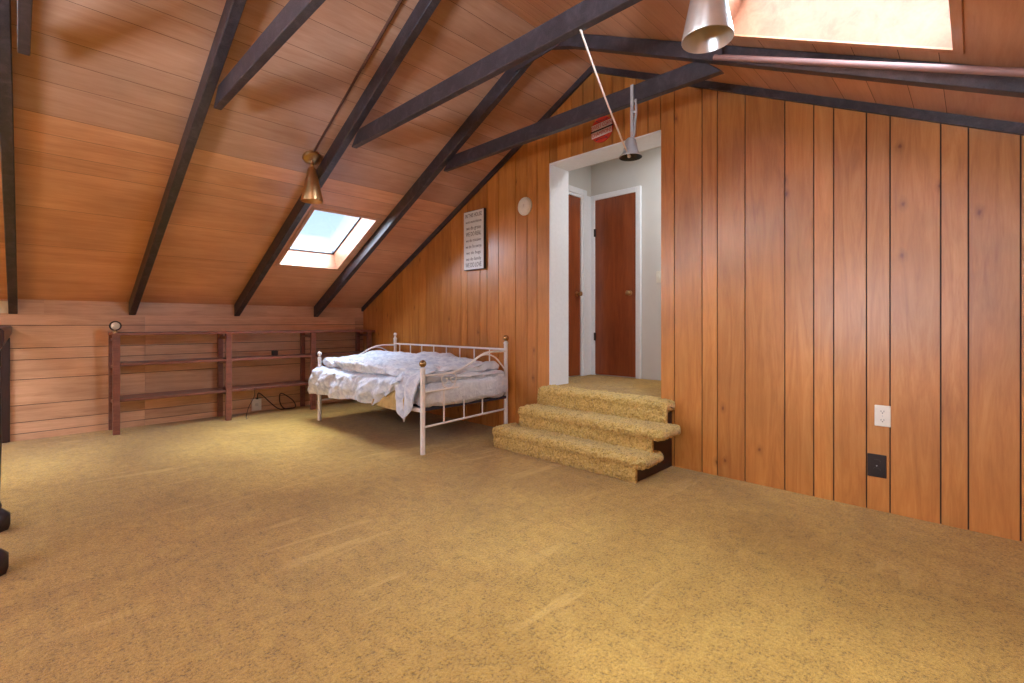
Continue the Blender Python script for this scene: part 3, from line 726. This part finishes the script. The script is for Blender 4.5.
# ------------------------------------------------------------------ STAIR RAILING AT THE LEFT EDGE
ra = empty('stair_railing', (-0.09, 5.0, 0)); rx = -0.092
bm = NB(); bm.loops.layers.float_color.new('tint')
prof = [(-0.045, 0.985), (-0.03, 0.97), (0.03, 0.97), (0.034, 0.99), (0.046, 1.005), (0.05, 1.03), (0.05, 1.07), (0.04, 1.08), (-0.04, 1.08), (-0.05, 1.07), (-0.05, 1.03), (-0.045, 1.0)]
tint_faces(bm, prism(bm, [(rx + a, YL - 0.002, z) for a, z in prof], (0, -3.55, 0)), 0.5); obj('handrail', bm, M['mahog'], ra)
def newel(y, half=False):
    bm = NB(); bm.loops.layers.float_color.new('tint'); ly = bm.loops.layers.float_color
    if half:
        box(bm, (rx - 0.036, y - 0.03, 0.001), (rx + 0.036, y, 0.972), 0.006)
        tint_faces(bm, bm.faces, 0.7); obj('newel_post', bm, M['mahog'], ra); return
    lathe(bm, [(0.026, 0.10), (0.03, 0.13), (0.022, 0.16), (0.026, 0.30), (0.030, 0.5), (0.027, 0.75), (0.022, 0.86), (0.03, 0.88), (0.026, 0.975)], 20, Matrix.Translation((rx, y, 0)))
    tint_faces(bm, bm.faces, 0.6); p = obj('newel_post', bm, M['mahog'], ra, True)
    bm = NB(); bm.loops.layers.float_color.new('tint')
    lathe(bm, [(0, 0.0008), (0.058, 0.0008), (0.066, 0.03), (0.066, 0.075), (0.045, 0.10), (0.03, 0.115), (0, 0.116)], 8, Matrix.Translation((rx, y, 0)) @ Matrix.Rotation(PI / 8, 4, 'Z'))
    tint_faces(bm, bm.faces, 0.4); obj('foot', bm, M['mahog'], p, True)
newel(YL - 0.002, True); newel(3.735); newel(3.085)
tag(ra, 'dark mahogany railing with chunky feet at the left edge of the photo', 'railing')

# ------------------------------------------------------------------ DAYBED
bd = empty('daybed', (2.92, 4.4, 0))
FR, FL, BR, BL = (2.36, 3.33), (2.385, 5.365), (3.45, 3.43), (3.45, 5.485)
def post(name, p, h, metal, flab):
    bm = NB(); x, y = p
    lathe(bm, [(0, 0.001), (0.021, 0.001), (0.021, h - 0.09), (0.024, h - 0.085), (0.024, h - 0.075), (0.014, h - 0.065), (0.012, h - 0.055), (0, h - 0.055)], 20, Matrix.Translation((x, y, 0)))
    o = obj(name, bm, M['metalwhite'], bd, True)
    bm = NB(); r = 0.031 if metal == M['brassdark'] else 0.024; c = h - r
    lathe(bm, [(0, h - 0.062), (0.016, h - 0.06), (0.012, h - 0.052)] + [(r * math.sin(PI * (1 - i / 12)) if i < 12 else 0, c - r * math.cos(PI * i / 12)) for i in range(2, 13)], 24, Matrix.Translation((x, y, 0)))
    f = obj('finial', bm, metal, o, True); f['label'] = flab
post('post', FR, 0.795, M['brassdark'], 'brass ball finial'); post('post', FL, 0.785, M['metalwhite'], 'white ball finial')
post('post', BR, 0.985, M['brassdark'], 'brass ball finial'); post('post', BL, 0.985, M['metalwhite'], 'white ball finial')
def end_panel(F, B):
    at = lambda t, z: Vector((F[0] + (B[0] - F[0]) * t, F[1] + (B[1] - F[1]) * t, z))
    T = lambda x: (x - 2.37) / 1.05
    bm = NB(); tube(bm, spline([at(T(x), z) for x, z in ((2.375, 0.666), (2.48, 0.66), (2.587, 0.657), (2.70, 0.664), (2.814, 0.692), (2.935, 0.74), (3.03, 0.785), (3.12, 0.815), (3.22, 0.825), (3.30, 0.823), (3.42, 0.822))], 6), 0.0105, 10); obj('top_rail', bm, M['metalwhite'], bd, True)
    bm = NB(); tube(bm, spline([at(T(x), z) for x, z in ((2.96, 0.75), (3.05, 0.79), (3.16, 0.80), (3.26, 0.765), (3.34, 0.70), (3.40, 0.64))], 6), 0.008, 8); obj('scroll_bar', bm, M['metalwhite'], bd, True)
    bm = NB()
    for s in (1, -1):
        tube(bm, spline([at(T(2.66 + s * 0.0), 0.66), at(T(2.66 + s * 0.07), 0.645), at(T(2.66 + s * 0.085), 0.60), at(T(2.66 + s * 0.04), 0.575), at(T(2.66 + s * 0.02), 0.61), at(T(2.66 + s * 0.045), 0.62)], 6), 0.006, 8)
        tube(bm, spline([at(T(2.66 + s * 0.085), 0.60), at(T(2.66 + s * 0.06), 0.55), at(T(2.66), 0.522)], 6), 0.006, 8)
    obj('scroll_ornament', bm, M['metalwhite'], bd, True)
    bm = NB(); tube(bm, [at(0, 0.52), at(1, 0.535)], 0.009, 10); obj('middle_rail', bm, M['metalwhite'], bd, True)
    bm = NB(); tube(bm, [at(0, 0.228), at(1, 0.235)], 0.010, 10); obj('bottom_rail', bm, M['metalwhite'], bd, True)
    for x in (2.60, 2.84, 3.08):
        bm = NB(); tube(bm, [at(T(x), 0.23), at(T(x), 0.527)], 0.007, 8); obj('spindle', bm, M['metalwhite'], bd, True)
end_panel(FR, BR); end_panel(FL, BL)
bt = lambda t, z: Vector((BR[0], BR[1] + (BL[1] - BR[1]) * t, z))
bm = NB(); tube(bm, [bt(0, 0.838), bt(1, 0.838)], 0.0115, 10); obj('back_rail', bm, M['metalwhite'], bd, True)
bm = NB(); tube(bm, [bt(0, 0.40), bt(1, 0.40)], 0.0115, 10); obj('back_rail', bm, M['metalwhite'], bd, True)
for i in range(1, 9):
    bm = NB(); tube(bm, [bt(i / 8.45, 0.40), bt(i / 8.45, 0.835)], 0.0075, 8); obj('back_spindle', bm, M['metalwhite'], bd, True)
bm = NB(); box(bm, (2.37, 3.36, 0.345), (2.40, 5.37, 0.38), 0.003); obj('side_rail', bm, M['metalwhite'], bd)
bm = NB(); box(bm, (2.42, 3.40, 0.345), (3.43, 5.42, 0.372), 0.006); obj('spring_base', bm, M['darkbox'], bd)
tag(bd, 'white metal daybed with ball finials and scrolled ends against the panelled wall', 'daybed')

def loft(fn, na, nb):
    bm = NB(); R = [[bm.verts.new(fn(i / na, j / nb)) for j in range(nb)] for i in range(na + 1)]
    for a, b in zip(R, R[1:]):
        for j in range(nb): bm.faces.new((a[j], a[(j + 1) % nb], b[(j + 1) % nb], b[j]))
    for r in (R[0], R[-1]):
        c = bm.verts.new(sum((v.co for v in r), Vector()) / nb)
        for j in range(nb): bm.faces.new((r[j], r[(j + 1) % nb], c))
    return bm
def superell(th, p):
    c, s = math.cos(th), math.sin(th)
    return math.copysign(abs(c) ** p, c), math.copysign(abs(s) ** p, s)
def crease(q, n=2.0):
    a = 1 - abs(noise.noise(q)); b = 1 - abs(noise.noise(q * 2.1 + Vector((5.2, 1.3, 7.7))))
    return a ** 5 * 0.65 + b ** 5 * 0.35
def cushion(x0, x1, y0, y1, z0, z1, p=0.35, endr=0.07, wr=0.006, seed=0.0, topfn=None, xfn=None, wr2=14):
    def f(a, b):
        a2 = 0.5 - 0.5 * math.cos(PI * a)                       # denser at the ends
        y = y0 + (y1 - y0) * a2
        e = min(y - y0, y1 - y); k = 1.0 if e > endr else math.sqrt(max(0.0, 1 - (1 - e / endr) ** 2)) * 0.75 + 0.25
        cx, cz = superell(2 * PI * b, p)
        X0, X1 = (x0, x1) if xfn is None else xfn(y)
        ht = (z1 - z0) / 2
        x = (X0 + X1) / 2 + (X1 - X0) / 2 * cx * (0.94 + 0.06 * k); z = z0 + ht + ht * cz * k
        if topfn and cz > -0.5: z += topfn(x, y) * (cz + 0.5) / 1.5
        q = Vector((x * 1.0, y, z))
        d = noise.noise(q * wr2 + Vector((seed, 0, 0))) * wr + abs(noise.noise(Vector((x * 5, y * 9, z * 16 + seed)))) * wr * 1.4 + noise.noise(q * 4.3 + Vector((0, seed, 0))) * wr * 1.3
        fold = crease(Vector((x * 3.2 + 0.6 * y, y * 2.6 - 0.5 * x + seed, z * 15)))
        d += wr * 2.2 * (0.35 - fold)
        return (x + cx * d, y, z + cz * d)
    return loft(f, 170, 120)
# mattress: wrinkled white sheet
bm = cushion(2.40, 3.42, 3.358, 5.43, 0.375, 0.585, 0.3, 0.06, 0.012, 3.1)
o = base_obj('mattress', bm, M['sheet'], (2.92, 4.4, 0.40), True); tag(o, 'mattress in a wrinkled pale sheet on the white daybed', 'mattress')
# rumpled sheets piled on the near end
bl = empty('rumpled_blanket', (2.95, 3.75, 0.59))
bm = cushion(2.44, 3.40, 3.39, 4.15, 0.565, 0.645, 0.45, 0.10, 0.012, 11.7, lambda x, y: 0.02 * math.sin(3 * x + 4 * y)); obj('lower_fold', bm, M['sheet'], bl, 'all')
bm = cushion(2.56, 3.38, 3.45, 4.3, 0.63, 0.70, 0.6, 0.14, 0.016, 23.7, lambda x, y: 0.025 * (x - 2.9) + 0.012 * math.sin(9 * x + 3 * y)); obj('upper_fold', bm, M['sheet'], bl, 'all')
tag(bl, 'pale rumpled blanket folded on the daybed end nearest the steps', 'blanket')
# comforter heaped on the far half, hanging over the front edge
cf = empty('comforter', (2.8, 4.5, 0.59))
bm = cushion(2.36, 3.30, 3.52, 5.34, 0.60, 0.722, 0.5, 0.20, 0.014, 5.5, lambda x, y: 0.07 * max(0, x - 2.6) + 0.02 * math.sin(5 * y + 2 * x) + 0.015 * math.sin(11 * x), xfn=lambda y: (2.37 + 0.03 * math.sin(4 * y) - 0.03 * max(0, 3.9 - y) / 0.4, 3.30 + 0.05 * math.sin(3 * y)))
obj('folded_top', bm, M['quilt'], cf, 'all')
def sheet(fn, na, nb, name, mat, parent, th=0.008):
    bm = NB(); R = [[bm.verts.new(fn(i / na, j / nb)) for j in range(nb + 1)] for i in range(na + 1)]
    for a, b in zip(R, R[1:]):
        for j in range(nb): bm.faces.new((a[j], a[j + 1], b[j + 1], b[j]))
    o = obj(name, bm, mat, parent, 'all')
    m = o.modifiers.new('thick', 'SOLIDIFY'); m.thickness = th; m.offset = 0
    return o
def drape(a, b):
    y = 5.45 - a * (5.45 - 3.60)
    bot = 0.30 + 0.035 * min(1, a / 0.5) + 0.012 * math.sin(14 * a)
    if a > 0.74: bot += (a - 0.74) / 0.26 * 0.22
    ztop = 0.615
    t = b
    z = ztop + (bot - ztop) * t
    over = max(0, 1 - t * 6)
    x = 2.345 + 0.07 * over ** 1.5 - 0.035 * math.sin(PI * min(1, t * 1.05)) - 0.02 * t
    # diagonal gathers fanning from the top corners, deeper towards the hem
    wv = math.sin(34 * (a + 0.16 * t) + 2.2 * math.sin(7 * a)) * (0.014 + 0.016 * t) * (0.4 + 0.6 * abs(math.sin(5 * a + 1)))
    wv += abs(noise.noise(Vector((y * 7 + z * 6, z * 9, 4)))) * 0.03 - 0.008
    wv += noise.noise(Vector((y * 18, z * 22, 1))) * 0.006
    wv += 0.034 * (crease(Vector((y * 5.5 + 3.4 * z, z * 3.5 - 1.2 * y, 2.2))) - 0.35)
    return (x + wv, y + 0.02 * math.sin(9 * t + 20 * a) * t * 0.4, z + 0.010 * noise.noise(Vector((y * 10, t * 4, 8))))
sheet(drape, 150, 44, 'front_drape', M['quilt'], cf)
def lining(a, b):
    y = 4.12 - a * 0.56; zt = 0.38 + 0.20 * a; zb = 0.335 + 0.006 * math.sin(8 * a)
    z = zt + (zb - zt) * b
    return (2.345 - 0.02 * b + 0.008 * math.sin(9 * a + 3 * b), y, z)
o = sheet(lining, 24, 10, 'lining', M['lining'], cf, 0.005); o['label'] = 'khaki lining of the turned back hem'
def tail(a, b):
    w = 0.16 if b < 0.35 else 0.16 - 0.05 * (b - 0.35)
    yc = 3.50 + 0.055 * b
    wd = w * (1 - 0.25 * b)
    y = yc - wd + 2 * wd * a
    zbot = 0.25 + 0.17 * abs(a - 0.45) ** 1.2 * 1.6
    z = 0.70 + (zbot - 0.70) * b
    x = 2.40 - 0.085 * math.sin(min(1, b * 2.6) * PI / 2) + 0.012 * math.sin(11 * a + 2 * b) - 0.012 * b
    x += 0.11 * max(0, 1 - b * 5) ** 2
    x += noise.noise(Vector((y * 16, z * 7, 3))) * 0.016 + 0.022 * crease(Vector((y * 9, z * 3, 6)))
    return (x, y, z)
sheet(tail, 36, 60, 'hanging_corner', M['quilt'], cf, 0.012)
tag(cf, 'pale blue printed comforter heaped on the daybed and hanging over its front', 'comforter')

# ------------------------------------------------------------------ LIGHT: sky through the skylights and added rear openings
W = bpy.data.worlds.new('sky'); scn.world = W; W.use_nodes = True
nt = W.node_tree; nt.nodes.clear()
def wn(t, **kw):
    o = nt.nodes.new(t)
    for k, v in kw.items(): setattr(o, k, v)
    return o
tc = wn('ShaderNodeTexCoord'); sep = wn('ShaderNodeSeparateXYZ'); nt.links.new(tc.outputs['Generated'], sep.inputs[0])
def wm(op, a, b=0.0, clamp=False):
    o = wn('ShaderNodeMath', operation=op); o.use_clamp = clamp
    for i, v in enumerate((a, b)):
        if isinstance(v, (int, float)): o.inputs[i].default_value = v
        else: nt.links.new(v, o.inputs[i])
    return o.outputs[0]
cr = wn('ShaderNodeValToRGB'); nt.links.new(sep.outputs[2], cr.inputs[0])
els = cr.color_ramp.elements; els[0].position = 0.06; els[0].color = lin(238, 242, 246); els[1].position = 0.30; els[1].color = lin(150, 190, 236)
e = els.new(0.17); e.color = lin(190, 216, 244)
nz = wn('ShaderNodeTexNoise'); mp = wn('ShaderNodeMapping'); mp.inputs['Scale'].default_value = (2, 2, 7)
nt.links.new(tc.outputs['Generated'], mp.inputs[0]); nt.links.new(mp.outputs[0], nz.inputs['Vector']); nz.inputs['Scale'].default_value = 2.0; nz.inputs['Detail'].default_value = 6
cl = wn('ShaderNodeValToRGB'); nt.links.new(nz.outputs['Fac'], cl.inputs[0]); cl.color_ramp.elements[0].position = 0.5; cl.color_ramp.elements[1].position = 0.7
mx = wn('ShaderNodeMix', data_type='RGBA'); nt.links.new(wm('MULTIPLY', cl.outputs[0], 0.6), mx.inputs[0]); nt.links.new(cr.outputs[0], mx.inputs[6]); mx.inputs[7].default_value = lin(250, 250, 250)
# the sky is far brighter overhead and on the sunny side (-Y) than low on the +Y side
sunny = wm('MULTIPLY', wm('ADD', wm('MULTIPLY', sep.outputs[1], -1.0), 0.15), 1.6, True)
zen = wm('MULTIPLY', wm('SUBTRACT', sep.outputs[2], 0.42), 2.5, True)
east = wm('MULTIPLY', sunny, wm('MULTIPLY', wm('MULTIPLY', wm('ADD', sep.outputs[0], 0.02), 2.5, True), wm('MULTIPLY', wm('SUBTRACT', 0.62, sep.outputs[2]), 3.0, True)))
low_glow = wm('MULTIPLY', wm('MULTIPLY', wm('MULTIPLY', sep.outputs[0], -1.0), 2.5, True), wm('MULTIPLY', wm('SUBTRACT', -0.2, sep.outputs[2]), 8.0, True))   # glow added below the horizon to brighten the ceiling from the back
rear = wm('MULTIPLY', wm('MULTIPLY', wm('SUBTRACT', wm('MULTIPLY', sep.outputs[0], -1.0), 0.2), 3.0, True), wm('MULTIPLY', wm('MULTIPLY', wm('ADD', sep.outputs[1], -0.05), 4.0, True), wm('MULTIPLY', wm('SUBTRACT', 0.6, sep.outputs[2]), 4.0, True)))
back = wm('MULTIPLY', wm('SUBTRACT', wm('MULTIPLY', sep.outputs[0], -1.0), 0.55), 3.5, True)
peak = wm('MULTIPLY', wm('SUBTRACT', sep.outputs[2], 0.66), 4.0, True)
west = wm('MULTIPLY', wm('MULTIPLY', wm('SUBTRACT', wm('MULTIPLY', sep.outputs[0], -1.0), 0.15), 3.0, True), wm('MULTIPLY', wm('MULTIPLY', wm('SUBTRACT', sep.outputs[2], 0.3), 4.0, True), wm('MULTIPLY', wm('SUBTRACT', 0.25, sep.outputs[1]), 3.0, True)))
side = wm('ADD', wm('MULTIPLY', wm('ADD', wm('MULTIPLY', sep.outputs[0], 2.5), 0.3), 0.75, True), 0.25)
st_ = wm('ADD', wm('ADD', wm('MULTIPLY', wm('ADD', wm('MULTIPLY', sunny, 11.0), wm('ADD', wm('MULTIPLY', zen, 7.0), wm('MULTIPLY', peak, 44.0))), side), wm('MULTIPLY', east, 90.0)), wm('ADD', wm('ADD', wm('MULTIPLY', rear, 24.0), wm('ADD', wm('ADD', wm('MULTIPLY', back, 1.0), wm('MULTIPLY', low_glow, 42.0)), wm('MULTIPLY', west, 18.0))), 1.5))
wh = wn('ShaderNodeMix', data_type='RGBA'); nt.links.new(wm('MULTIPLY', wm('SUBTRACT', st_, 1.0), 0.12, True), wh.inputs[0]); nt.links.new(mx.outputs[2], wh.inputs[6]); wh.inputs[7].default_value = (0.79, 0.92, 1.08, 1)
bg = wn('ShaderNodeBackground'); nt.links.new(wh.outputs[2], bg.inputs[0]); nt.links.new(st_, bg.inputs[1])
wo = wn('ShaderNodeOutputWorld'); nt.links.new(bg.outputs[0], wo.inputs[0])

def portal(name, c, n, sx, sy):
    L = bpy.data.lights.new(name, 'AREA'); L.shape = 'RECTANGLE'; L.size = sx; L.size_y = sy
    L.cycles.is_portal = True
    o = bpy.data.objects.new(name, L); COL.objects.link(o); o.location = c
    n = Vector(n).normalized(); x = Vector((1, 0, 0)) if abs(n.x) < 0.9 else Vector((0, 1, 0)); y = n.cross(x) * -1
    z = -n; y = z.cross(x); o.matrix_world = Matrix.Translation(c) @ Matrix((x, y, z)).transposed().to_4x4()
    return o
for nm, sk, s in (('skylight_portal', SKL, 1), ('skylight_portal', SKR, -1), ('skylight_portal', SKB, 1)):
    x0, x1, y0, y1 = sk; yc = (y0 + y1) / 2; n = Vector((0, s * SINP, COSP))
    portal(nm, Vector(((x0 + x1) / 2, yc, ceil_z(yc))) + n * 0.22, -n, x1 - x0, (y1 - y0) / COSP)
portal('window_portal', Vector((XB - 0.11, (WY0 + WY1) / 2, (WZ0 + WZ1) / 2)), (1, 0, 0), WY1 - WY0, WZ1 - WZ0)
# unseen fill light added under the hall ceiling to brighten the hall
L = bpy.data.lights.new('hall_fill', 'AREA'); L.shape = 'DISK'; L.size = 0.3; L.energy = 14; L.color = (0.96, 0.98, 1.0)
o = bpy.data.objects.new('hall_fill', L); COL.objects.link(o); o.location = (4.15, 1.7, HZ - 0.02)

# ------------------------------------------------------------------ CAMERA
cam = bpy.data.cameras.new('camera'); cam.sensor_width = 36; cam.lens = 478 / 1024 * 36; cam.shift_y = -17.8 / 1024; cam.clip_start = 0.02
co = bpy.data.objects.new('camera', cam); COL.objects.link(co); co.location = (0, 0, 1.1)
co.rotation_euler = (PI / 2, 0, math.radians(44.1 - 90)); scn.camera = co

vs = scn.view_settings; vs.view_transform = 'Standard'; vs.look = 'None'; vs.gamma = 1; vs.use_curve_mapping = False; vs.exposure = 0.4
scn.cycles.use_denoising = True; scn.cycles.max_bounces = 10; scn.cycles.diffuse_bounces = 6; scn.cycles.sample_clamp_indirect = 8; scn.cycles.caustics_reflective = False; scn.cycles.caustics_refractive = False
scn.cycles.transparent_max_bounces = 12
